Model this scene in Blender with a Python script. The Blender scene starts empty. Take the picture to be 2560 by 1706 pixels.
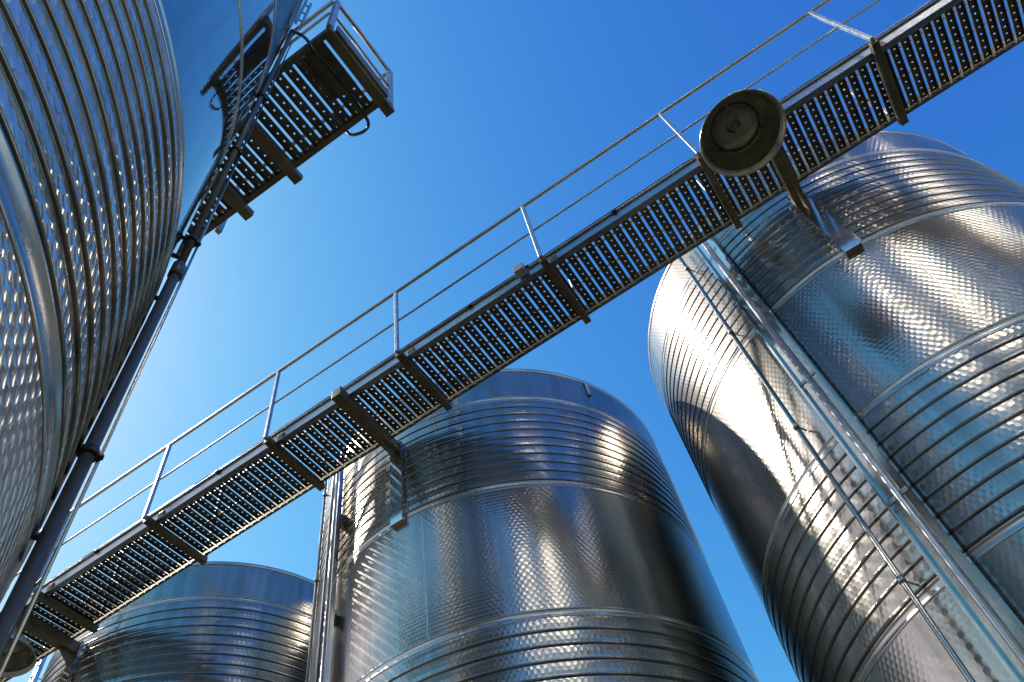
import bpy, bmesh, math, random
from mathutils import Vector, Matrix
random.seed(7)
PI = math.pi
sc = bpy.context.scene
col = sc.collection
EYE = 1.6                                    # height of the eye above the ground
PSI = -0.38508364                            # heading of the catwalk
CA, SA = math.cos(PSI), math.sin(PSI)
A0 = Vector((-3.76185127, 4.83232691, 0.0))  # a point under the near edge of the catwalk
ZB = 5.901 + EYE                             # underside of the cross beams


def W(a, p, z=0.0):
    """along the catwalk, across it, height -> world"""
    return Vector((A0.x + CA * a - SA * p, A0.y + SA * a + CA * p, z))


# ------------------------------------------------------------------ materials
def new_mat(name):
    m = bpy.data.materials.new(name)
    m.use_nodes = True
    nt = m.node_tree
    return m, nt, nt.nodes['Principled BSDF']


def N(nt, kind, **kw):
    n = nt.nodes.new(kind)
    for k, v in kw.items():
        setattr(n, k, v)
    return n


def math_node(nt, op, a, b=None, c=None):
    n = nt.nodes.new('ShaderNodeMath')
    n.operation = op
    for i, v in enumerate((a, b, c)):
        if v is None:
            continue
        if isinstance(v, (int, float)):
            n.inputs[i].default_value = v
        else:
            nt.links.new(v, n.inputs[i])
    return n.outputs[0]


def noise(nt, vec, scale, detail=3, rough=0.55, dist=0.0):
    n = N(nt, 'ShaderNodeTexNoise')
    n.inputs['Scale'].default_value = scale
    n.inputs['Detail'].default_value = detail
    n.inputs['Roughness'].default_value = rough
    n.inputs['Distortion'].default_value = dist
    nt.links.new(vec, n.inputs['Vector'])
    return n.outputs['Fac']


def map_range(nt, v, a, b, c, d):
    n = N(nt, 'ShaderNodeMapRange')
    for i, x in zip((1, 2, 3, 4), (a, b, c, d)):
        n.inputs[i].default_value = x
    nt.links.new(v, n.inputs[0])
    return n.outputs[0]


def mix_col(nt, f, a, b):
    n = N(nt, 'ShaderNodeMix', data_type='RGBA')
    nt.links.new(f, n.inputs[0])
    n.inputs[6].default_value = (*a, 1)
    n.inputs[7].default_value = (*b, 1)
    return n.outputs[2]


def dimpled_steel(name, s, slope, rough=(0.10, 0.2), base=0.5, waves=0.004, tail=0.3, tail_rough=0.46):
    """stainless sheet pressed with a honeycomb of shallow bowls, pitch s metres"""
    m, nt, b = new_mat(name)
    uv = N(nt, 'ShaderNodeUVMap')
    uv.uv_map = 'UVMap'
    sep = N(nt, 'ShaderNodeSeparateXYZ')
    nt.links.new(uv.outputs[0], sep.inputs[0])
    u = math_node(nt, 'DIVIDE', sep.outputs[0], s)
    v = math_node(nt, 'DIVIDE', sep.outputs[1], s * math.sqrt(3))

    def cell(du, dv):
        x = math_node(nt, 'SUBTRACT', math_node(nt, 'FRACT', math_node(nt, 'ADD', u, du)), 0.5)
        y = math_node(nt, 'SUBTRACT', math_node(nt, 'FRACT', math_node(nt, 'ADD', v, dv)), 0.5)
        y = math_node(nt, 'MULTIPLY', y, math.sqrt(3))
        return math_node(nt, 'ADD', math_node(nt, 'MULTIPLY', x, x), math_node(nt, 'MULTIPLY', y, y))
    d2 = math_node(nt, 'MINIMUM', cell(0, 0), cell(0.5, 0.5))
    # metres: slope at the bowl's edge (r = s/2) is 2*k*r
    k = slope / s
    h = math_node(nt, 'MULTIPLY', d2, k * s * s)
    tc = N(nt, 'ShaderNodeTexCoord')
    amp = map_range(nt, noise(nt, uv.outputs[0], 1.1, 4), 0.3, 0.72, 0.35, 1.45)
    h = math_node(nt, 'MULTIPLY', h, amp)
    w = math_node(nt, 'MULTIPLY', noise(nt, uv.outputs[0], 0.9, 2), waves)
    w2 = math_node(nt, 'MULTIPLY', noise(nt, uv.outputs[0], 9.0, 2), waves * 0.05)
    h = math_node(nt, 'ADD', h, math_node(nt, 'ADD', w, w2))
    bp = N(nt, 'ShaderNodeBump')
    bp.inputs['Strength'].default_value = 1.0
    bp.inputs['Distance'].default_value = 1.0
    nt.links.new(h, bp.inputs['Height'])
    nt.links.new(bp.outputs[0], b.inputs['Normal'])
    b.inputs['Metallic'].default_value = 1.0
    r = map_range(nt, noise(nt, tc.outputs['Object'], 2.3, 5, 0.6), 0.3, 0.7, rough[0], rough[1])
    nt.links.new(r, b.inputs['Roughness'])
    mp = N(nt, 'ShaderNodeMapping')
    mp.inputs['Scale'].default_value = (9.0, 0.35, 1.0)
    nt.links.new(uv.outputs[0], mp.inputs[0])
    streak = noise(nt, mp.outputs[0], 1.0, 6, 0.7)                # rain streaks running down the sheet
    blot = noise(nt, tc.outputs['Object'], 1.1, 6, 0.65)
    f = map_range(nt, math_node(nt, 'ADD', math_node(nt, 'MULTIPLY', streak, 0.65), math_node(nt, 'MULTIPLY', blot, 0.35)), 0.36, 0.6, 0, 1)
    c = mix_col(nt, f, (base * 0.70, base * 0.64, base * 0.55), (base * 1.12, base * 1.05, base * 0.96))
    r = math_node(nt, 'ADD', r, map_range(nt, f, 0.0, 0.5, 0.07, 0.0))
    nt.links.new(r, b.inputs['Roughness'])
    nt.links.new(c, b.inputs['Base Color'])
    # pressed sheet scatters a wide halo round the mirror image: a second, rougher lobe
    g = N(nt, 'ShaderNodeBsdfAnisotropic')
    g.inputs['Roughness'].default_value = tail_rough
    nt.links.new(c, g.inputs['Color'])
    nt.links.new(bp.outputs[0], g.inputs['Normal'])
    mx = N(nt, 'ShaderNodeMixShader')
    mx.inputs[0].default_value = tail
    nt.links.new(b.outputs[0], mx.inputs[1])
    nt.links.new(g.outputs[0], mx.inputs[2])
    nt.links.new(mx.outputs[0], nt.nodes['Material Output'].inputs[0])
    return m


def metal(name, base, rough, metallic=1.0, var=0.12, scale=6.0, bump=0.0006, spots=0.0, dark=None):
    m, nt, b = new_mat(name)
    tc = N(nt, 'ShaderNodeTexCoord')
    nz = noise(nt, tc.outputs['Object'], scale, 6, 0.62)
    lo = tuple(c * (1 - 2 * var) for c in base) if dark is None else dark
    hi = tuple(min(1, c * (1 + var)) for c in base)
    f = map_range(nt, nz, 0.3, 0.68, 0, 1)
    nt.links.new(mix_col(nt, f, lo, hi), b.inputs['Base Color'])
    nt.links.new(map_range(nt, noise(nt, tc.outputs['Object'], scale * 2.3, 5), 0.3, 0.7, rough * 0.8, min(1, rough * 1.3)), b.inputs['Roughness'])
    b.inputs['Metallic'].default_value = metallic
    if bump:
        bp = N(nt, 'ShaderNodeBump')
        bp.inputs['Distance'].default_value = 1.0
        nt.links.new(math_node(nt, 'MULTIPLY', noise(nt, tc.outputs['Object'], scale * 5, 4), bump), bp.inputs['Height'])
        nt.links.new(bp.outputs[0], b.inputs['Normal'])
    return m


M = {}
M['dimple'] = dimpled_steel('dimpled_stainless', 0.039, 0.06, rough=(0.13, 0.2), base=0.45, tail=0.2, tail_rough=0.42)
M['dimple_small'] = dimpled_steel('fine_dimpled_stainless', 0.034, 0.24, rough=(0.07, 0.14), waves=0.0015, tail=0.34, base=0.84)
M['dimple_faint'] = dimpled_steel('faintly_dimpled_stainless', 0.032, 0.003, rough=(0.015, 0.03), waves=0.0003, tail=0.03, base=0.46)
M['band'] = metal('brushed_stainless', (0.52, 0.505, 0.48), 0.27, var=0.06, scale=3.0, bump=0.0004)
M['rib'] = metal('rolled_stainless', (0.22, 0.205, 0.165), 0.2, var=0.06, scale=4.0, bump=0.0008)
M['bright'] = metal('bright_stainless', (0.5, 0.47, 0.41), 0.13, var=0.04, scale=4.0, bump=0.0006)
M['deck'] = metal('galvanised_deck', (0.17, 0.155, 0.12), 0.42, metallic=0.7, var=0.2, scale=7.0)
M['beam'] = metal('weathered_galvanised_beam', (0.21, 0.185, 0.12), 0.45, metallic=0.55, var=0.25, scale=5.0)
M['rail'] = metal('galvanised_rail', (0.52, 0.53, 0.54), 0.34, metallic=0.9, var=0.1, scale=8.0)
M['channel'] = metal('galvanised_channel', (0.46, 0.47, 0.48), 0.3, metallic=0.95, var=0.1, scale=3.0)
M['pipe'] = metal('grey_painted_pipe', (0.075, 0.075, 0.075), 0.4, metallic=0.1, var=0.1, scale=6.0, bump=0.0002)
M['rubber'] = metal('black_rubber', (0.018, 0.018, 0.018), 0.45, metallic=0.0, var=0.2, scale=10.0, bump=0.0003)
M['spun'] = metal('dull_spun_reflector', (0.76, 0.77, 0.62), 0.22, metallic=0.75, var=0.1, scale=7.0, bump=0.0015)
M['box'] = metal('grey_plastic_box', (0.36, 0.37, 0.37), 0.5, metallic=0.0, var=0.08, scale=7.0)


def thin_glass():
    m, nt, b = new_mat('thin_cover_glass')
    tr = N(nt, 'ShaderNodeBsdfTransparent')
    tr.inputs[0].default_value = (0.86, 0.9, 0.84, 1)
    gl = N(nt, 'ShaderNodeBsdfAnisotropic')
    tc = N(nt, 'ShaderNodeTexCoord')
    nt.links.new(map_range(nt, noise(nt, tc.outputs['Object'], 14, 4), 0.35, 0.7, 0.02, 0.18), gl.inputs['Roughness'])
    fr = N(nt, 'ShaderNodeFresnel')
    fr.inputs[0].default_value = 1.6
    mx = N(nt, 'ShaderNodeMixShader')
    nt.links.new(fr.outputs[0], mx.inputs[0])
    nt.links.new(tr.outputs[0], mx.inputs[1])
    nt.links.new(gl.outputs[0], mx.inputs[2])
    nt.links.new(mx.outputs[0], nt.nodes['Material Output'].inputs[0])
    return m


M['glass'] = thin_glass()
M['silo'] = metal('plain_silo_steel', (0.85, 0.82, 0.77), 0.2, var=0.06, scale=1.2, bump=0.0)
M['trunk'] = metal('polished_trunking', (0.78, 0.76, 0.72), 0.11, var=0.05, scale=3.0, bump=0.0004)


def ground_mat():
    m, nt, b = new_mat('yard_concrete')
    tc = N(nt, 'ShaderNodeTexCoord')
    nz = noise(nt, tc.outputs['Object'], 0.35, 8, 0.65)
    nz2 = noise(nt, tc.outputs['Object'], 30, 4, 0.6)
    f = math_node(nt, 'MULTIPLY', map_range(nt, nz, 0.3, 0.7, 0.0, 1.0), map_range(nt, nz2, 0.2, 0.8, 0.6, 1.0))
    nt.links.new(mix_col(nt, f, (0.03, 0.026, 0.017), (0.07, 0.06, 0.036)), b.inputs['Base Color'])
    b.inputs['Roughness'].default_value = 0.9
    bp = N(nt, 'ShaderNodeBump')
    bp.inputs['Distance'].default_value = 0.01
    nt.links.new(nz2, bp.inputs['Height'])
    nt.links.new(bp.outputs[0], b.inputs['Normal'])
    return m


M['ground'] = ground_mat()


# ------------------------------------------------------------------ object helpers
def thing(name, label, cat, loc, rz=PSI, group=None):
    o = bpy.data.objects.new(name, None)
    o.empty_display_size = 0.2
    col.objects.link(o)
    o.location = loc
    o.rotation_euler = (0, 0, rz)
    o['label'] = label
    o['category'] = cat
    if group:
        o['group'] = group
    return o


def mesh_obj(name, bm, mats, parent=None, smooth=False, label=None):
    me = bpy.data.meshes.new(name)
    bm.normal_update()
    bm.to_mesh(me)
    bm.free()
    for m in (mats if isinstance(mats, (list, tuple)) else [mats]):
        me.materials.append(m)
    if smooth:
        for f in me.polygons:
            f.use_smooth = True
    o = bpy.data.objects.new(name, me)
    col.objects.link(o)
    if parent:
        o.parent = parent
    if label:
        o['label'] = label
    return o


def copy_tree(o, parent=None):
    c = o.copy()
    col.objects.link(c)
    if parent:
        c.parent = parent
    for ch in list(o.children):
        copy_tree(ch, c)
    return c


def box(bm, x0, x1, y0, y1, z0, z1, bev=0.0):
    vs = [bm.verts.new((x, y, z)) for x in (x0, x1) for y in (y0, y1) for z in (z0, z1)]
    fs = [(0, 1, 3, 2), (4, 6, 7, 5), (0, 4, 5, 1), (2, 3, 7, 6), (0, 2, 6, 4), (1, 5, 7, 3)]
    faces = [bm.faces.new([vs[i] for i in f]) for f in fs]
    if bev:
        es = set(e for f in faces for e in f.edges)
        bmesh.ops.bevel(bm, geom=list(es), offset=bev, segments=2, profile=0.6, affect='EDGES')


def frame_from(t, hint=Vector((0, 0, 1))):
    t = t.normalized()
    if abs(t.dot(hint)) > 0.95:
        hint = Vector((1, 0, 0))
    x = hint.cross(t).normalized()
    return x, t.cross(x).normalized()


def tube(bm, pts, r, n=12, caps=True):
    pts = [Vector(p) for p in pts]
    rings = []
    x = None
    for i, p in enumerate(pts):
        t = (pts[min(i + 1, len(pts) - 1)] - pts[max(i - 1, 0)]).normalized()
        if x is None:
            x, y = frame_from(t)
        else:
            x = (x - t * x.dot(t)).normalized()
            y = t.cross(x)
        rr = r[i] if isinstance(r, (list, tuple)) else r
        rings.append([bm.verts.new(p + (x * math.cos(2 * PI * k / n) + y * math.sin(2 * PI * k / n)) * rr) for k in range(n)])
    for a, b in zip(rings, rings[1:]):
        for k in range(n):
            f = bm.faces.new((a[k], a[(k + 1) % n], b[(k + 1) % n], b[k]))
            f.smooth = True
    if caps:
        bm.faces.new(rings[0][::-1])
        bm.faces.new(rings[-1])


def spline(pts, n=10):
    pts = [Vector(p) for p in pts]
    q = [pts[0] * 2 - pts[1]] + pts + [pts[-1] * 2 - pts[-2]]
    out = []
    for i in range(1, len(q) - 2):
        for k in range(n):
            t = k / n
            a, b, c, d = q[i - 1:i + 3]
            out.append(0.5 * ((2 * b) + (c - a) * t + (2 * a - 5 * b + 4 * c - d) * t * t + (3 * b - a - 3 * c + d) * t ** 3))
    out.append(pts[-1])
    return out


def lathe(bm, prof, n=48, c=(0, 0, 0), mats=None):
    rings = []
    for r, z in prof:
        if r < 1e-5:
            rings.append([bm.verts.new((c[0], c[1], c[2] + z))])
        else:
            rings.append([bm.verts.new((c[0] + r * math.cos(2 * PI * k / n), c[1] + r * math.sin(2 * PI * k / n), c[2] + z)) for k in range(n)])
    for i, (a, b) in enumerate(zip(rings, rings[1:])):
        for k in range(n):
            k2 = (k + 1) % n
            if len(a) == 1 and len(b) == 1:
                continue
            if len(a) == 1:
                f = bm.faces.new((a[0], b[k2], b[k]))
            elif len(b) == 1:
                f = bm.faces.new((a[k], a[k2], b[0]))
            else:
                f = bm.faces.new((a[k], a[k2], b[k2], b[k]))
            f.smooth = True
            if mats:
                f.material_index = mats[i]


# ------------------------------------------------------------------ tanks
SEG = 256


def shell(bm, R, prof, mats):
    """surface of revolution about the tank's axis; prof = (offset from R, z); uv in metres"""
    uvl = bm.loops.layers.uv.new('UVMap')
    rings = [[bm.verts.new(((R + o) * math.sin(2 * PI * k / SEG), -(R + o) * math.cos(2 * PI * k / SEG), z)) for k in range(SEG)] for o, z in prof]
    du = 2 * PI * R / SEG
    for i, (a, b) in enumerate(zip(rings, rings[1:])):
        for k in range(SEG):
            k2 = (k + 1) % SEG
            f = bm.faces.new((a[k], a[k2], b[k2], b[k]))
            f.smooth = True
            f.material_index = mats[i]
            for l, (uu, vv) in zip(f.loops, ((k, i), (k + 1, i), (k + 1, i + 1), (k, i + 1))):
                l[uvl].uv = (uu * du, prof[vv][1])


def jacket_profile(z0, z1, n, h, frac):
    """n pillow strips with a rolled bead between neighbours"""
    pitch = (z1 - z0) / n
    w = pitch * frac
    prof, mats = [(0.0, z0)], []
    for i in range(n):
        b = z0 + i * pitch
        for t, q in ((0.0, 0.0), (0.08, 0.16), (0.3, 0.6), (0.52, 0.93), (0.64, 1.0), (0.78, 0.9), (0.92, 0.45), (1.0, 0.0)):   # bead, its long face looking down
            prof.append((h * q, b + 0.004 + w * t))
            mats.append(1)
        for t in (0.12, 0.5, 0.88, 1.0):                           # dimpled strip, a little proud in the middle
            prof.append((0.0022 * (1 - (2 * t - 1) ** 2), b + 0.004 + w + (pitch - w - 0.004) * t))
            mats.append(0)
    return prof, mats


def build_tank(label, loc, R, sections, dimple, rim, group, rz=PSI, seam0=20):
    root = thing('steel_tank', label, 'storage tank', loc, rz, group)
    for s in sections:
        kind, z0, z1 = s[:3]
        z0 += EYE
        z1 += EYE
        z0 = max(z0, 0.02)
        bm = bmesh.new()
        if kind in ('panel', 'faint') and z1 > 4:
            for k in range(3):
                a = math.radians(seam0 + 120 * k + random.uniform(-14, 14))
                bm = bmesh.new()
                o = Vector((math.sin(a), -math.cos(a), 0)) * (R - 0.004)
                tt_ = Vector((math.cos(a), math.sin(a), 0)) * 0.006
                e = Vector((math.sin(a), -math.cos(a), 0)) * 0.0058
                q = [o - tt_, o + tt_, o + tt_ + e, o - tt_ + e]
                lo = [bm.verts.new(v + Vector((0, 0, z0 + 0.002))) for v in q]
                hi = [bm.verts.new(v + Vector((0, 0, z1 - 0.002))) for v in q]
                for i in range(4):
                    bm.faces.new((lo[i], lo[(i + 1) % 4], hi[(i + 1) % 4], hi[i]))
                bm.faces.new(hi)
                bm.faces.new(lo[::-1])
                mesh_obj('weld_seam', bm, M['band'], root)
            bm = bmesh.new()
        if kind in ('panel', 'faint'):
            k = max(2, int((z1 - z0) / 0.4))
            prof = [(0.0, z0 + (z1 - z0) * i / k) for i in range(k + 1)]
            shell(bm, R, prof, [0] * k)
            mesh_obj('wall_panel', bm, [dimple if kind == 'panel' else M['dimple_faint']], root)
        elif kind == 'band':
            o = 0.004
            prof = [(0.0, z0), (o, z0 + 0.003), (o, z0 + 0.012), (0.0015, z0 + 0.016), (0.0015, z1 - 0.014), (o + 0.002, z1 - 0.011), (o + 0.002, z1 - 0.003), (0.0, z1)]
            shell(bm, R, prof, [0] * 7)
            mesh_obj('weld_band', bm, [M['band']], root)
        else:
            prof, mats = jacket_profile(z0, z1, s[3], s[4], s[5])
            shell(bm, R, prof, mats)
            mesh_obj('ribbed_jacket', bm, [dimple if kind == 'jacket' else M['dimple_faint'], M['rib']], root)
    bm = bmesh.new()
    zr = rim + EYE
    lathe(bm, [(R + 0.001, zr - 0.05), (R + 0.007, zr - 0.045), (R + 0.009, zr - 0.01), (R + 0.004, zr), (R - 0.01, zr - 0.002), (R - 0.012, zr - 0.06)], 160)
    mesh_obj('rim', bm, M['band'], root)
    bm = bmesh.new()
    lathe(bm, [(R - 0.013, zr - 0.06), (R * 0.6, zr + 0.06), (0.3, zr + 0.16), (0.28, zr + 0.30), (0.24, zr + 0.32), (0, zr + 0.32)], 96)
    mesh_obj('roof', bm, M['bright'], root)
    return root


ROW = [('panel', -1.6, -0.1), ('band', -0.1, -0.03), ('jacket', -0.03, 1.13, 10, 0.0075, 0.145), ('band', 1.13, 1.205),
       ('panel', 1.205, 2.48), ('band', 2.48, 2.55), ('jacket', 2.55, 3.635, 9, 0.0075, 0.145), ('band', 3.635, 3.71),
       ('panel', 3.71, 4.965), ('band', 4.965, 5.035), ('jacket', 5.035, 6.175, 10, 0.0075, 0.145), ('band', 6.175, 6.24), ('panel', 6.24, 6.71)]
RR = 1.926
TA, TP, TL = 2.285, 2.77, 4.18
g_row = 'stainless tanks standing in a row behind the catwalk'
tank = build_tank('middle stainless tank of the row, with top rim showing just under the catwalk', W(TA, TP), RR, ROW, M['dimple'], 6.72, g_row)
t = copy_tree(tank)
t.location = W(TA + TL, TP)
t['label'] = 'big stainless tank at right, behind the dish lamp, with a blown white sunlit flank'
t = copy_tree(tank)
t.location = W(TA - TL, TP)
t['label'] = 'distant stainless tank at bottom left, only its blue ribbed top showing under the catwalk'

R1 = 1.42
Q = 1.092
ta = math.radians(-45.6)
tv = Vector((math.sin(ta), math.cos(ta), 0))
lv = Vector((-tv.y, tv.x, 0))
C1 = tv * 1.53 + lv * R1
NEAR = [('panel', -1.6, 1.105 * Q), ('band', 1.105 * Q, 1.185 * Q), ('jacket', 1.185 * Q, 2.08 * Q, 12, 0.008, 0.2), ('band', 2.08 * Q, 2.135 * Q),
        ('faint', 2.135 * Q, 3.12 * Q), ('band', 3.12 * Q, 3.145 * Q), ('faint', 3.145 * Q, 4.14 * Q), ('band', 4.14 * Q, 4.18 * Q), ('fine_jacket', 4.18 * Q, 7.0, 30, 0.004, 0.26), ('band', 7.0, 7.06), ('faint', 7.06, 8.6), ('band', 8.6, 8.66), ('faint', 8.66, 10.4)]
near = build_tank('closest stainless tank at upper left, mirroring the end platform in its wall', C1, R1, NEAR, M['dimple_small'], 10.41, 'stainless tanks around the viewer', seam0=-20)

# unseen silos, added and placed so their sun glints streak the tank fronts
SILO = [('panel', -1.6, 4.0), ('band', 4.0, 4.08), ('panel', 4.08, 9.0), ('band', 9.0, 9.08), ('panel', 9.08, 15.9)]
silo = build_tank('added tall silo far behind the viewer, seen only mirrored in the middle tank', W(13.6, -6.1), 2.2, SILO, M['silo'], 16.0, 'silos added outside the picture')
t = copy_tree(silo)
t.location = W(17.2, -0.5)
t['label'] = 'added tall silo beyond the right tank, seen only mirrored in the tank fronts'
SLIM = [('panel', -1.6, 4.0), ('band', 4.0, 4.08), ('panel', 4.08, 11.4)]
build_tank('added slim silo just behind the viewer, seen only mirrored in the front of the right tank', W(9.2, -5.75), 1.42, SLIM, M['silo'], 11.5, 'silos added outside the picture')


# ------------------------------------------------------------------ catwalk
DP0, DP1 = 0.15, 0.695


def deck_mesh(a0, a1, p0, p1, z, pitch=0.0895, gap=0.021, cells=9, th=0.013):
    bm = bmesh.new()
    zc = z
    n = int((a1 - a0) / pitch)
    for i in range(n):
        x0 = a0 + i * pitch + gap / 2 + random.uniform(-0.0012, 0.0012)
        x1 = x0 + pitch - gap + random.uniform(-0.0008, 0.0008)
        z = zc + random.uniform(-0.0012, 0.0012)
        xm = (x0 + x1) / 2
        cl = (p1 - p0) / cells
        for j in range(cells):
            y0 = p0 + cl * j
            y1 = y0 + cl
            ym = (y0 + y1) / 2
            out = [(x1, ym), (x1, y1), (xm, y1), (x0, y1), (x0, ym), (x0, y0), (xm, y0), (x1, y0)]
            ov = [bm.verts.new((x, y, z)) for x, y in out]
            r = 0.0088
            iv = [bm.verts.new((xm + r * math.cos(PI / 4 * k), ym + r * math.sin(PI / 4 * k), z)) for k in range(8)]
            lv_ = [bm.verts.new((xm + r * 0.9 * math.cos(PI / 4 * k), ym + r * 0.9 * math.sin(PI / 4 * k), z + 0.006)) for k in range(8)]
            for k in range(8):
                k2 = (k + 1) % 8
                bm.faces.new((ov[k], ov[k2], iv[k2], iv[k]))
                bm.faces.new((iv[k], iv[k2], lv_[k2], lv_[k]))
        for x, s in ((x0, 1), (x1, -1)):                           # folded flanges
            vs = [bm.verts.new(c) for c in ((x, p0, z), (x, p1, z), (x, p1, z - th), (x, p0, z - th))]
            bm.faces.new(vs)
            vs2 = [bm.verts.new(c) for c in ((x, p0, z - th), (x, p1, z - th), (x + s * 0.008, p1, z - th), (x + s * 0.008, p0, z - th))]
            bm.faces.new(vs2)
    bmesh.ops.remove_doubles(bm, verts=bm.verts, dist=0.0002)
    return bm


def channel(bm, a0, a1, p, z0, z1, out, t=0.005, lip=0.045):
    """C section along the walk: web at p, flanges pointing to p+out*lip"""
    lo, hi = sorted((p, p + out * t))
    box(bm, a0, a1, lo, hi, z0, z1)
    l2, h2 = sorted((p + out * t, p + out * lip))
    box(bm, a0, a1, l2, h2, z0, z0 + t)
    box(bm, a0, a1, l2, h2, z1 - t, z1)


RH = 1.114
walk = thing('catwalk', 'long elevated steel catwalk with perforated plank deck crossing the whole picture', 'catwalk', W(0, 0, 0))
AL, AR = -6.0, 10.4
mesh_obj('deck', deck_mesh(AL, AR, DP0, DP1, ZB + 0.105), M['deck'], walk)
bm = bmesh.new()
channel(bm, AL, AR, 0.10, ZB + 0.062, ZB + 0.25, -1, lip=0.024)
box(bm, AL, AR, 0.1005, 0.147, ZB + 0.093, ZB + 0.098)
mesh_obj('edge_channel', bm, M['channel'], walk)
bm = bmesh.new()
channel(bm, AL, AR, DP1 + 0.004, ZB + 0.062, ZB + 0.20, 1, lip=0.02)
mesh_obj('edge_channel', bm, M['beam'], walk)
bm = bmesh.new()
tube(bm, [(AL, 0.083, ZB + 0.222), (AR, 0.083, ZB + 0.222)], 0.009, 8)
mesh_obj('conduit', bm, M['rail'], walk)
for k in range(-3, 7):
    a = 1.5 * k + 0.72 + random.uniform(-0.06, 0.06)
    bm = bmesh.new()
    box(bm, a - 0.02, a + 0.02, 0.068, 0.0995, ZB + 0.206, ZB + 0.238, 0.003)
    mesh_obj('conduit_clamp', bm, M['rubber'], walk)
for k in range(-3, 7):                            # splice plates and bolts where the edge channel meets a cross beam
    a = 1.5 * k + 0.055
    bm = bmesh.new()
    box(bm, a - 0.02, a + 0.045, 0.078, 0.0998, ZB + 0.068, ZB + 0.16, 0.003)
    mesh_obj('splice_plate', bm, M['beam'], walk)


def square_bar(bm, a, b, w, h=None, bev=0.003):
    """square tube from a to b"""
    h = h or w
    a, b = Vector(a), Vector(b)
    x, y = frame_from(b - a)
    vs = [[bm.verts.new(p + x * sx * w / 2 + y * sy * h / 2) for sx, sy in ((-1, -1), (1, -1), (1, 1), (-1, 1))] for p in (a, b)]
    fs = [bm.faces.new((vs[0][k], vs[0][(k + 1) % 4], vs[1][(k + 1) % 4], vs[1][k])) for k in range(4)]
    fs += [bm.faces.new(vs[0][::-1]), bm.faces.new(vs[1])]
    bmesh.ops.bevel(bm, geom=list(set(e for f in fs for e in f.edges)), offset=bev, segments=1, affect='EDGES')


first = {}
for j in range(-3, 7):
    a = 1.5 * j
    if not first:
        bm = bmesh.new()
        box(bm, -0.03, 0.03, -0.012, 0.75, ZB, ZB + 0.06, 0.004)
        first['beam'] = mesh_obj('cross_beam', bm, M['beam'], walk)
        bm = bmesh.new()
        square_bar(bm, (0, -0.03, ZB + 0.03), (0, -0.03, ZB + RH - 0.018), 0.035, 0.03)
        first['near'] = mesh_obj('rail_post', bm, M['rail'], walk)
        bm = bmesh.new()
        square_bar(bm, (0, 0.738, ZB + 0.062), (0, 0.738, ZB + RH - 0.018), 0.035, 0.03)
        first['far'] = mesh_obj('rail_post', bm, M['rail'], walk)
        objs = list(first.values())
    else:
        objs = []
        for k in ('beam', 'near', 'far'):
            c = first[k].copy()
            col.objects.link(c)
            c.parent = walk
            objs.append(c)
    for o in objs:
        o.location = (a, 0, 0)
for p in (-0.03, 0.738):
    bm = bmesh.new()
    tube(bm, [(AL, p, ZB + RH), (AR, p, ZB + RH)], 0.019, 12)
    mesh_obj('top_rail', bm, M['rail'], walk)
    bm = bmesh.new()
    q = p + (0.026 if p < 0 else -0.026)
    tube(bm, [(AL, q, ZB + 0.60), (AR, q, ZB + 0.60)], 0.011, 10)
    mesh_obj('mid_rail', bm, M['rail'], walk)

# brackets that carry the walk on the tanks
lab = {0: 'steel support bracket under the catwalk on the middle tank', 1: 'sunlit steel support bracket beside the dish lamp on the right tank', -1: 'steel support bracket at the bottom left end of the catwalk'}
br = None
for i in (0, 1, -1):
    if br is None:
        b = br = thing('support_bracket', lab[i], 'bracket', W(TA + 0.05 + TL * i, 0, 0), PSI, 'brackets holding the catwalk on the tanks')
        bm = bmesh.new()
        box(bm, -0.05, 0.05, -0.045, 0.795, ZB - 0.06, ZB + 0.058, 0.006)
        mesh_obj('arm', bm, M['beam'], br)
        bm = bmesh.new()
        zl, zh = 4.96 + EYE, 5.98 + EYE
        box(bm, -0.062, 0.062, 0.797, 0.803, zl, zh)
        box(bm, -0.062, -0.056, 0.803, 0.84, zl, zh)
        box(bm, 0.056, 0.062, 0.803, 0.84, zl, zh)
        box(bm, -0.064, 0.064, 0.795, 0.842, zl - 0.012, zl - 0.0005)
        box(bm, -0.054, 0.054, 0.8035, 0.838, 5.5 + EYE, 5.52 + EYE)
        mesh_obj('wall_post', bm, M['trunk'], br)
        for z in (5.02, 5.78):
            bm = bmesh.new()
            box(bm, -0.095, 0.095, 0.8405, 0.8475, z + EYE, z + EYE + 0.14, 0.002)
            mesh_obj('mounting_pad', bm, M['band'], br)
            for x in (-0.078, 0.078):
                for dz in (0.03, 0.11):
                    bm = bmesh.new()
                    tube(bm, [(x, 0.842, z + EYE + dz), (x, 0.828, z + EYE + dz)], 0.009, 6)
                    mesh_obj('bolt', bm, M['rail'], br)
        bm = bmesh.new()
        vs = [[bm.verts.new((x, y, z)) for y, z in ((0.60, ZB - 0.0605), (0.7955, ZB - 0.0605), (0.7955, ZB - 0.22))] for x in (-0.006, 0.006)]
        bm.faces.new(vs[0][::-1])
        bm.faces.new(vs[1])
        for k in range(3):
            bm.faces.new((vs[0][k], vs[0][(k + 1) % 3], vs[1][(k + 1) % 3], vs[1][k]))
        mesh_obj('gusset', bm, M['beam'], br)
        for z in (5.18, 5.3, 5.42):
            bm = bmesh.new()
            tube(bm, [(-0.07, 0.82, z + EYE), (0.07, 0.82, z + EYE)], 0.006, 6)
            mesh_obj('bolt', bm, M['bright'], br)
    else:
        b = copy_tree(br)
        b.location = W(TA + 0.05 + TL * i, 0, 0)
        b['label'] = lab[i]


# ------------------------------------------------------------------ pipes and trunking on the row of tanks
def pol(ang, r):
    a = math.radians(ang)
    return r * math.sin(a), -r * math.cos(a)


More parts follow.
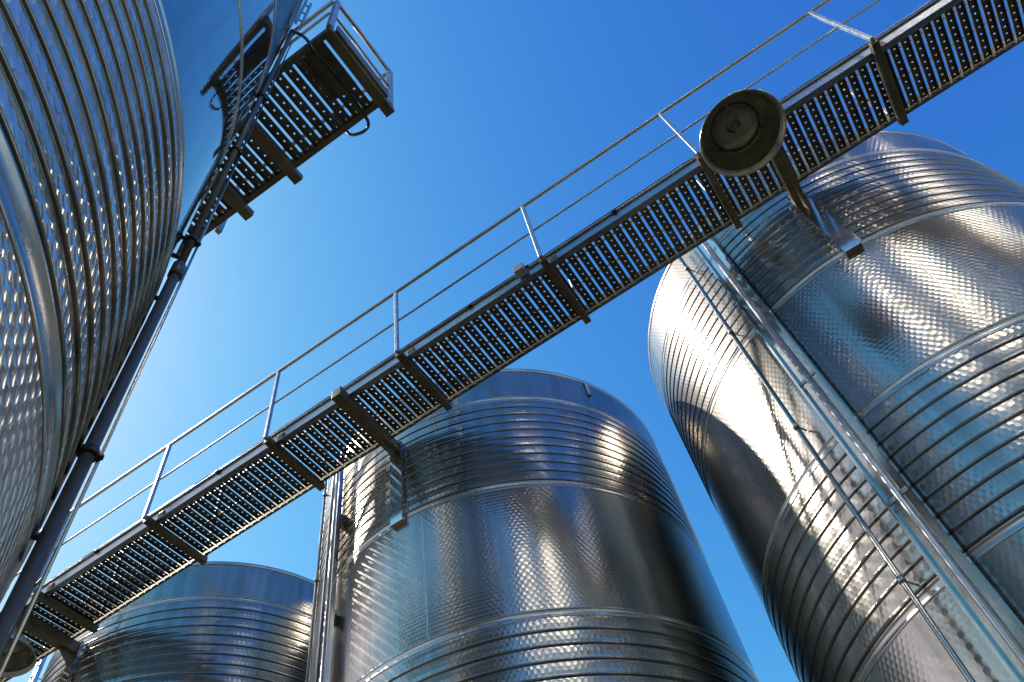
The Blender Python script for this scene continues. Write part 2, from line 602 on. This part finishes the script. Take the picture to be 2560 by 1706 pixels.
names = {0: 'middle tank', 1: 'right tank', -1: 'bottom left tank'}
pp = tt = None
for i in (0, 1, -1):
    loc = W(TA + TL * i, TP)
    if pp is None:
        pp = p = thing('drain_pipe', '', 'pipe', loc, PSI, 'thin upright pipes on the row of tanks')
        x, y = pol(-29.5, RR + 0.10)
        bm = bmesh.new()
        tube(bm, [(x, y, 0.1), (x, y, 3.2), (x, y, 6.6 + EYE)], 0.016, 14)
        mesh_obj('pipe', bm, M['bright'], p)
        for z in (1.3, 2.6, 3.9, 5.1, 6.2):
            bm = bmesh.new()
            tube(bm, [(x, y, z + EYE - 0.018), (x, y, z + EYE + 0.018)], 0.021, 14)
            x2, y2 = pol(-29.5, RR + 0.005)
            square_bar(bm, (x, y, z + EYE), (x2, y2, z + EYE), 0.012, 0.012)
            mesh_obj('clamp', bm, M['rail'], p)
        tt = q = thing('cable_trunking', '', 'trunking', loc, PSI, 'wide shiny cable trunking on the row of tanks')
        bm = bmesh.new()
        # a tray of folded sheet facing outwards, held 60 mm off the wall
        a = math.radians(-22.3)
        ex = Vector((math.cos(a), math.sin(a), 0))       # tangent
        er = Vector((math.sin(a), -math.cos(a), 0))      # outward

        def slab(bm, u0, u1, r0, r1, z0, z1):
            vs = [bm.verts.new(ex * u + er * r + Vector((0, 0, z))) for u in (u0, u1) for r in (r0, r1) for z in (z0, z1)]
            for f in ((0, 1, 3, 2), (4, 6, 7, 5), (0, 4, 5, 1), (2, 3, 7, 6), (0, 2, 6, 4), (1, 5, 7, 3)):
                bm.faces.new([vs[k] for k in f])
        z0, z1 = 0.1, 6.5 + EYE
        r0 = RR + 0.05
        slab(bm, -0.085, 0.085, r0, r0 + 0.004, z0, z1)
        slab(bm, -0.085, -0.081, r0 + 0.004, r0 + 0.045, z0, z1)
        slab(bm, 0.081, 0.085, r0 + 0.004, r0 + 0.045, z0, z1)
        slab(bm, -0.081, -0.071, r0 + 0.041, r0 + 0.045, z0, z1)
        slab(bm, 0.071, 0.081, r0 + 0.041, r0 + 0.045, z0, z1)
        mesh_obj('tray', bm, M['trunk'], q)
        bm = bmesh.new()
        c = er * (r0 + 0.026)
        tube(bm, [c + Vector((0, 0, z0)), c + Vector((0, 0, z1))], 0.019, 14)
        mesh_obj('inner_pipe', bm, M['rail'], q)
        for z in (1.2, 2.3, 3.4, 4.5, 5.6):
            bm = bmesh.new()
            slab(bm, -0.065, 0.065, RR - 0.004, r0 + 0.001, z + EYE, z + EYE + 0.05)
            mesh_obj('wall_bracket', bm, M['rail'], q)
        for z in (1.75, 3.0, 4.15, 5.3):
            bm = bmesh.new()
            slab(bm, -0.08, 0.08, r0 + 0.0045, r0 + 0.0105, z + EYE, z + EYE + 0.03)
            mesh_obj('strap', bm, M['rail'], q)
    else:
        p = copy_tree(pp)
        p.location = loc
        q = copy_tree(tt)
        q.location = loc
    p['label'] = 'thin upright steel pipe clamped to the left flank of the ' + names[i]
    q['label'] = 'wide shiny cable trunking running up the front of the ' + names[i]

# small lug on the middle tank's rim
bm = bmesh.new()
x, y = pol(62, RR + 0.012)
lug = thing('lifting_lug', 'tiny steel lug on the top rim of the middle tank', 'lug', W(TA, TP))
box(bm, x - 0.012, x + 0.012, y - 0.02, y + 0.02, 6.46 + EYE, 6.7 + EYE, 0.003)
mesh_obj('plate', bm, M['rail'], lug)

# ------------------------------------------------------------------ end platform
PN, PF, PE = -2.395, -1.775, 4.21
plat = thing('end_platform', 'railed steel platform ending in the air beside the closest tank', 'platform', W(0, 0, 0))
mesh_obj('deck', deck_mesh(0.6, PE + 0.02, PN + 0.035, PF - 0.02, ZB + 0.105, pitch=0.094, gap=0.021, cells=8), M['deck'], plat)
for p, o in ((PN, 1), (PF, -1)):
    bm = bmesh.new()
    channel(bm, 0.6, PE + 0.03, p, ZB + 0.05, ZB + 0.19, o, lip=0.04)
    mesh_obj('edge_channel', bm, M['beam'], plat)
for a, wdt in ((4.245, 0.075), (3.38, 0.075), (2.895, 0.075), (1.9, 0.075)):
    bm = bmesh.new()
    box(bm, a - wdt / 2, a + wdt / 2, PN - 0.0 if a < 4 else PN - 0.01, PF + 0.075, ZB - 0.03, ZB + 0.048, 0.004)
    mesh_obj('cross_beam', bm, M['beam'], plat)
bm = bmesh.new()
box(bm, 4.288, 4.308, PN + 0.03, PF - 0.03, ZB - 0.0, ZB + 0.16, 0.003)
mesh_obj('toe_board', bm, M['beam'], plat)
bm = bmesh.new()
box(bm, 3.93, 4.16, PN + 0.05, PN + 0.41, ZB + 0.112, ZB + 0.13, 0.004)
mesh_obj('cover_plate', bm, M['deck'], plat)
PH = 1.035
for a, p in ((4.268, PN - 0.004), (4.268, PF + 0.035), (2.6, PF + 0.035)):
    bm = bmesh.new()
    square_bar(bm, (a, p, ZB + 0.049), (a, p, ZB + PH - 0.017), 0.042, 0.042)
    mesh_obj('rail_post', bm, M['rail'], plat)
for z, r, nm in ((PH, 0.018, 'top_rail'), (PH * 0.52, 0.012, 'mid_rail')):
    for a, b in (((4.268, PN - 0.004), (4.268, PF + 0.035)), ((0.6, PN - 0.03), (4.249, PN - 0.03)), ((0.6, PF + 0.035), (4.249, PF + 0.035))):
        bm = bmesh.new()
        tube(bm, [(a[0], a[1], ZB + z), (b[0], b[1], ZB + z)], r, 12)
        mesh_obj(nm, bm, M['rail'], plat)

# ------------------------------------------------------------------ pipe on the closest tank, with its hose
pa = math.radians(-44.55)
pd = 1.45
px, py = pd * math.sin(pa), pd * math.cos(pa)
riser = thing('riser_pipe', 'dark grey pipe running up beside the closest tank in front of the platform', 'pipe', Vector((px, py, 0)), 0)
bm = bmesh.new()
zt = pd * math.tan(math.radians(77.0)) + EYE
zj = pd * math.tan(math.radians(59.8)) + EYE
tube(bm, [(0, 0, 0.05), (0, 0, zj)], 0.0168, 20)
tube(bm, [(0, 0, zj), (0, 0, zt)], 0.0142, 20)
mesh_obj('pipe', bm, M['pipe'], riser)
wall_dir = (Vector((C1.x, C1.y, 0)) - Vector((px, py, 0)))
dist_wall = wall_dir.length - R1
wall_dir.normalize()
for el, nm in ((47.0, 'clamp'), (59.8, 'collar'), (61.9, 'clamp'), (57.6, 'stand_off'), (68.5, 'clamp'), (72.4, 'clamp'), (41.5, 'stand_off'), (60.6, 'stand_off'), (36.8, 'stand_off')):
    z = pd * math.tan(math.radians(el)) + EYE
    bm = bmesh.new()
    if nm == 'collar':
        tube(bm, [(0, 0, z - 0.05), (0, 0, z + 0.03)], 0.0215, 20)
    elif nm == 'clamp':
        tube(bm, [(0, 0, z - 0.011), (0, 0, z + 0.011)], 0.0225, 16)
        e = wall_dir * (dist_wall + 0.002)
        square_bar(bm, (0, 0, z), (e.x, e.y, z), 0.014, 0.014)
        e = -wall_dir * 0.034
        square_bar(bm, (0, 0, z), (e.x, e.y, z), 0.016, 0.012)
    else:
        e = wall_dir * (dist_wall + 0.002)
        square_bar(bm, (0, 0, z), (e.x, e.y, z), 0.016, 0.012)
    mesh_obj(nm, bm, M['rubber'] if nm != 'collar' else M['pipe'], riser)
# a slim bright wire pipe runs right beside it
side = Vector((math.cos(pa), -math.sin(pa), 0))
wire = thing('conduit_line', 'slim bright conduit running along the dark grey pipe', 'conduit', Vector((px, py, 0)) + side * 0.026 + tv * 0.01, 0)
bm = bmesh.new()
tube(bm, [(0, 0, 0.05), (0, 0, zt - 0.15)], 0.0045, 10)
mesh_obj('tube', bm, M['bright'], wire)

inv = Matrix.Rotation(-PSI, 3, 'Z')


def loc_ap(v):                                   # world -> along/across
    q = inv @ (v - A0)
    return q.x, q.y, v.z


hose = thing('cable_hose', 'black hose looping from the pipe top under the platform deck', 'hose', W(0, 0, 0))
top = loc_ap(Vector((px, py, zt)))
bm = bmesh.new()
pts = [(top[0], top[1], zt - 0.03), (top[0], top[1], zt + 0.03), (top[0] + 0.04, top[1] + 0.06, zt + 0.015), (4.09, -2.40, ZB + 0.04), (4.10, -2.34, ZB - 0.075), (4.115, -2.1, ZB - 0.055), (4.10, -1.84, ZB - 0.06),
       (4.085, -1.755, ZB - 0.055), (4.03, -1.715, ZB - 0.01), (3.95, -1.71, ZB + 0.05), (3.88, -1.725, ZB + 0.13), (3.86, -1.78, ZB + 0.21), (3.87, -1.9, ZB + 0.19)]
tube(bm, spline(pts, 8), 0.012, 10)
mesh_obj('hose', bm, M['rubber'], hose)
bm = bmesh.new()
tube(bm, [(top[0], top[1], zt - 0.03), (top[0], top[1], zt + 0.012)], 0.0215, 14)
mesh_obj('coupling', bm, M['rubber'], hose)

# bright ladder stub by the top of the closest tank
lad = thing('cable_tray', 'short pale cable tray standing at the top of the closest tank', 'cable tray', W(0, 0, 0))
ld = 1.5
for az, e0, e1, nm in ((-44.9, 77.6, 79.4, 'side_rail'), (-43.2, 77.4, 79.15, 'side_rail')):
    a = math.radians(az)
    v = loc_ap(Vector((ld * math.sin(a), ld * math.cos(a), 0)))
    bm = bmesh.new()
    square_bar(bm, (v[0], v[1], ld * math.tan(math.radians(e0)) + EYE), (v[0], v[1], ld * math.tan(math.radians(e1)) + EYE), 0.022, 0.012, 0.002)
    mesh_obj(nm, bm, M['channel'], lad)
for e in (77.9, 78.4, 78.9):
    z = ld * math.tan(math.radians(e)) + EYE
    a, b = [loc_ap(Vector((ld * math.sin(math.radians(q)), ld * math.cos(math.radians(q)), z))) for q in (-44.6, -43.5)]
    bm = bmesh.new()
    square_bar(bm, a, b, 0.014, 0.01, 0.001)
    mesh_obj('rung', bm, M['channel'], lad)

# ------------------------------------------------------------------ dish lamps
LZ = 5.35 + EYE


def build_lamp(label, a, p, z):
    root = thing('dish_lamp', label, 'lamp', W(a, p, z), PSI, 'dish lamps hung under the catwalk')
    R = 0.315
    bm = bmesh.new()
    prof = [(0.055, 0.185), (0.10, 0.183), (0.165, 0.176), (0.178, 0.168), (0.182, 0.150), (0.22, 0.118), (0.265, 0.068), (0.295, 0.022), (0.306, 0.0), (R, -0.006), (R + 0.003, 0.0),
            (0.303, 0.024), (0.272, 0.074), (0.226, 0.126), (0.186, 0.162), (0.170, 0.182), (0.10, 0.19), (0.06, 0.192)]
    lathe(bm, prof, 64)
    mesh_obj('shade', bm, M['spun'], root)
    bm = bmesh.new()
    tube(bm, [(math.cos(k * PI / 24) * 0.178, math.sin(k * PI / 24) * 0.178, 0.158) for k in range(49)], 0.006, 6)
    mesh_obj('retaining_ring', bm, M['rubber'], root)
    bm = bmesh.new()
    lathe(bm, [(0.0, 0.15), (0.014, 0.15), (0.014, 0.135), (0.026, 0.135), (0.028, 0.15), (0.03, 0.183), (0.055, 0.186), (0.062, 0.26), (0.055, 0.33), (0.0, 0.335)], 24)
    mesh_obj('socket', bm, M['spun'], root)
    bm = bmesh.new()
    lathe(bm, [(0.0, 0.012), (0.1, 0.016), (0.2, 0.026), (0.285, 0.036)], 48)
    mesh_obj('cover_glass', bm, M['glass'], root)
    for q in range(3):                           # clips that hold the retaining ring
        an = 0.6 + q * 2 * PI / 3
        bm = bmesh.new()
        square_bar(bm, (math.cos(an) * 0.165, math.sin(an) * 0.165, 0.15), (math.cos(an) * 0.205, math.sin(an) * 0.205, 0.125), 0.016, 0.006, 0.001)
        mesh_obj('clip', bm, M['bright'], root)
    bm = bmesh.new()                             # hanger from lamp cap to walk edge
    square_bar(bm, (0, 0, 0.332), (0, 0, ZB - z + 0.02), 0.03, 0.03)
    square_bar(bm, (0, 0, ZB - z + 0.035), (0, -p - 0.012, ZB - z + 0.035), 0.04, 0.03)
    mesh_obj('hanger', bm, M['beam'], root)
    bm = bmesh.new()
    box(bm, -0.16, -0.09, -0.06, 0.06, 0.22, 0.36, 0.008)
    box(bm, -0.09, 0.0, -0.012, 0.012, 0.28, 0.30)
    mesh_obj('ballast_box', bm, M['pipe'], root)
    return root


lamp = build_lamp('large round dish lamp seen from below in front of the catwalk at upper right', 6.262, -0.265, LZ)
l2 = build_lamp('', -1.87, 0.12, 5.46 + EYE)
l2['label'] = 'dish lamp half hidden by the dark pipe at the bottom left corner'

jb = thing('junction_box', 'small pale grey junction box on the catwalk edge', 'junction box', W(4.27, 0, ZB))
bm = bmesh.new()
box(bm, -0.05, 0.05, 0.012, 0.074, 0.12, 0.225, 0.008)
mesh_obj('housing', bm, M['box'], jb)
bm = bmesh.new()
box(bm, -0.046, 0.046, -0.002, 0.0115, 0.125, 0.22, 0.005)
mesh_obj('lid', bm, M['box'], jb)
bm = bmesh.new()
tube(bm, [(0.0505, 0.04, 0.17), (0.085, 0.04, 0.17)], 0.012, 10)
mesh_obj('gland', bm, M['rubber'], jb)

cab = thing('lamp_cable', 'black cable drooping from the catwalk edge to the lamp at bottom left', 'cable', W(0, 0, 0))
bm = bmesh.new()
tube(bm, spline([(-1.35, -0.03, ZB + 0.2), (-1.42, -0.07, ZB + 0.02), (-1.56, -0.1, ZB - 0.08), (-1.66, -0.04, ZB - 0.1), (-1.74, 0.05, ZB - 0.12), (-1.82, 0.1, ZB - 0.105)], 8), 0.012, 8)
mesh_obj('cable', bm, M['rubber'], cab)

# ------------------------------------------------------------------ ground
bm = bmesh.new()
S = 3000
k = 24
g = [[bm.verts.new((-S + 2 * S * i / k, -S + 2 * S * j / k, 0)) for j in range(k + 1)] for i in range(k + 1)]
for i in range(k):
    for j in range(k):
        bm.faces.new((g[i][j], g[i + 1][j], g[i + 1][j + 1], g[i][j + 1]))
gr = mesh_obj('ground', bm, M['ground'])
gr['kind'] = 'structure'

# ------------------------------------------------------------------ light
SUN_AZ, SUN_EL = math.radians(-78.3), math.radians(48.8)
sv = Vector((math.sin(SUN_AZ) * math.cos(SUN_EL), math.cos(SUN_AZ) * math.cos(SUN_EL), math.sin(SUN_EL)))
ld_ = bpy.data.lights.new('sun', 'SUN')
ld_.energy = 5.0
ld_.angle = math.radians(0.53)
ld_.color = (1.0, 0.94, 0.84)
so = bpy.data.objects.new('sun', ld_)
col.objects.link(so)
so.rotation_euler = sv.to_track_quat('Z', 'Y').to_euler()
so.location = sv * 50

w = bpy.data.worlds.new('World')
sc.world = w
w.use_nodes = True
nt = w.node_tree
bg = nt.nodes['Background']
sky = nt.nodes.new('ShaderNodeTexSky')
sky.sky_type = 'NISHITA'
sky.sun_disc = False
sky.sun_elevation = SUN_EL
sky.sun_rotation = SUN_AZ
sky.altitude = 300
sky.air_density = 1.0
sky.dust_density = 0.6
sky.ozone_density = 3.0
# grade the daylight sky towards the saturated, contrasty blue of the day
sepc = nt.nodes.new('ShaderNodeSeparateColor')
comb = nt.nodes.new('ShaderNodeCombineColor')
nt.links.new(sky.outputs[0], sepc.inputs[0])
STR = 0.12
for i, (gain, gam, top) in enumerate(((8.2, 2.2, 1.0), (12.9, 2.3, 9.0), (1.6, 0.72, 1.1))):
    v = math_node(nt, 'MULTIPLY', sepc.outputs[i], 0.12)
    v = math_node(nt, 'MULTIPLY', math_node(nt, 'POWER', v, gam), gain)
    if i == 1:
        v = math_node(nt, 'DIVIDE', math_node(nt, 'MULTIPLY', v, 1.44), math_node(nt, 'ADD', math_node(nt, 'MULTIPLY', v, 1.12), 1.0))
        top = 0.98
    v = math_node(nt, 'MULTIPLY', math_node(nt, 'MINIMUM', v, top), 1 / STR)
    nt.links.new(v, comb.inputs[i])
nt.links.new(comb.outputs[0], bg.inputs[0])
bg.inputs[1].default_value = STR

# ------------------------------------------------------------------ camera
cd = bpy.data.cameras.new('camera')
cam = bpy.data.objects.new('camera', cd)
col.objects.link(cam)
P_, R_ = 0.99510943, -0.23928011
F = Vector((0, math.cos(P_), math.sin(P_)))
right = Vector((1, 0, 0))
up = right.cross(F)
X = right * math.cos(R_) + up * math.sin(R_)
Y = -right * math.sin(R_) + up * math.cos(R_)
m = Matrix((X, Y, -F)).transposed().to_4x4()
m.translation = Vector((0, 0, EYE))
cam.matrix_world = m
cd.sensor_width = 36
cd.lens = 36 * 0.92339184 * 2000 / 2353
cd.clip_start = 0.02
cd.clip_end = 10000
sc.camera = cam

sc.view_settings.view_transform = 'Standard'
sc.view_settings.look = 'None'
sc.view_settings.exposure = 0
sc.view_settings.gamma = 1
sc.cycles.max_bounces = 12
sc.cycles.glossy_bounces = 8
sc.cycles.sample_clamp_indirect = 8
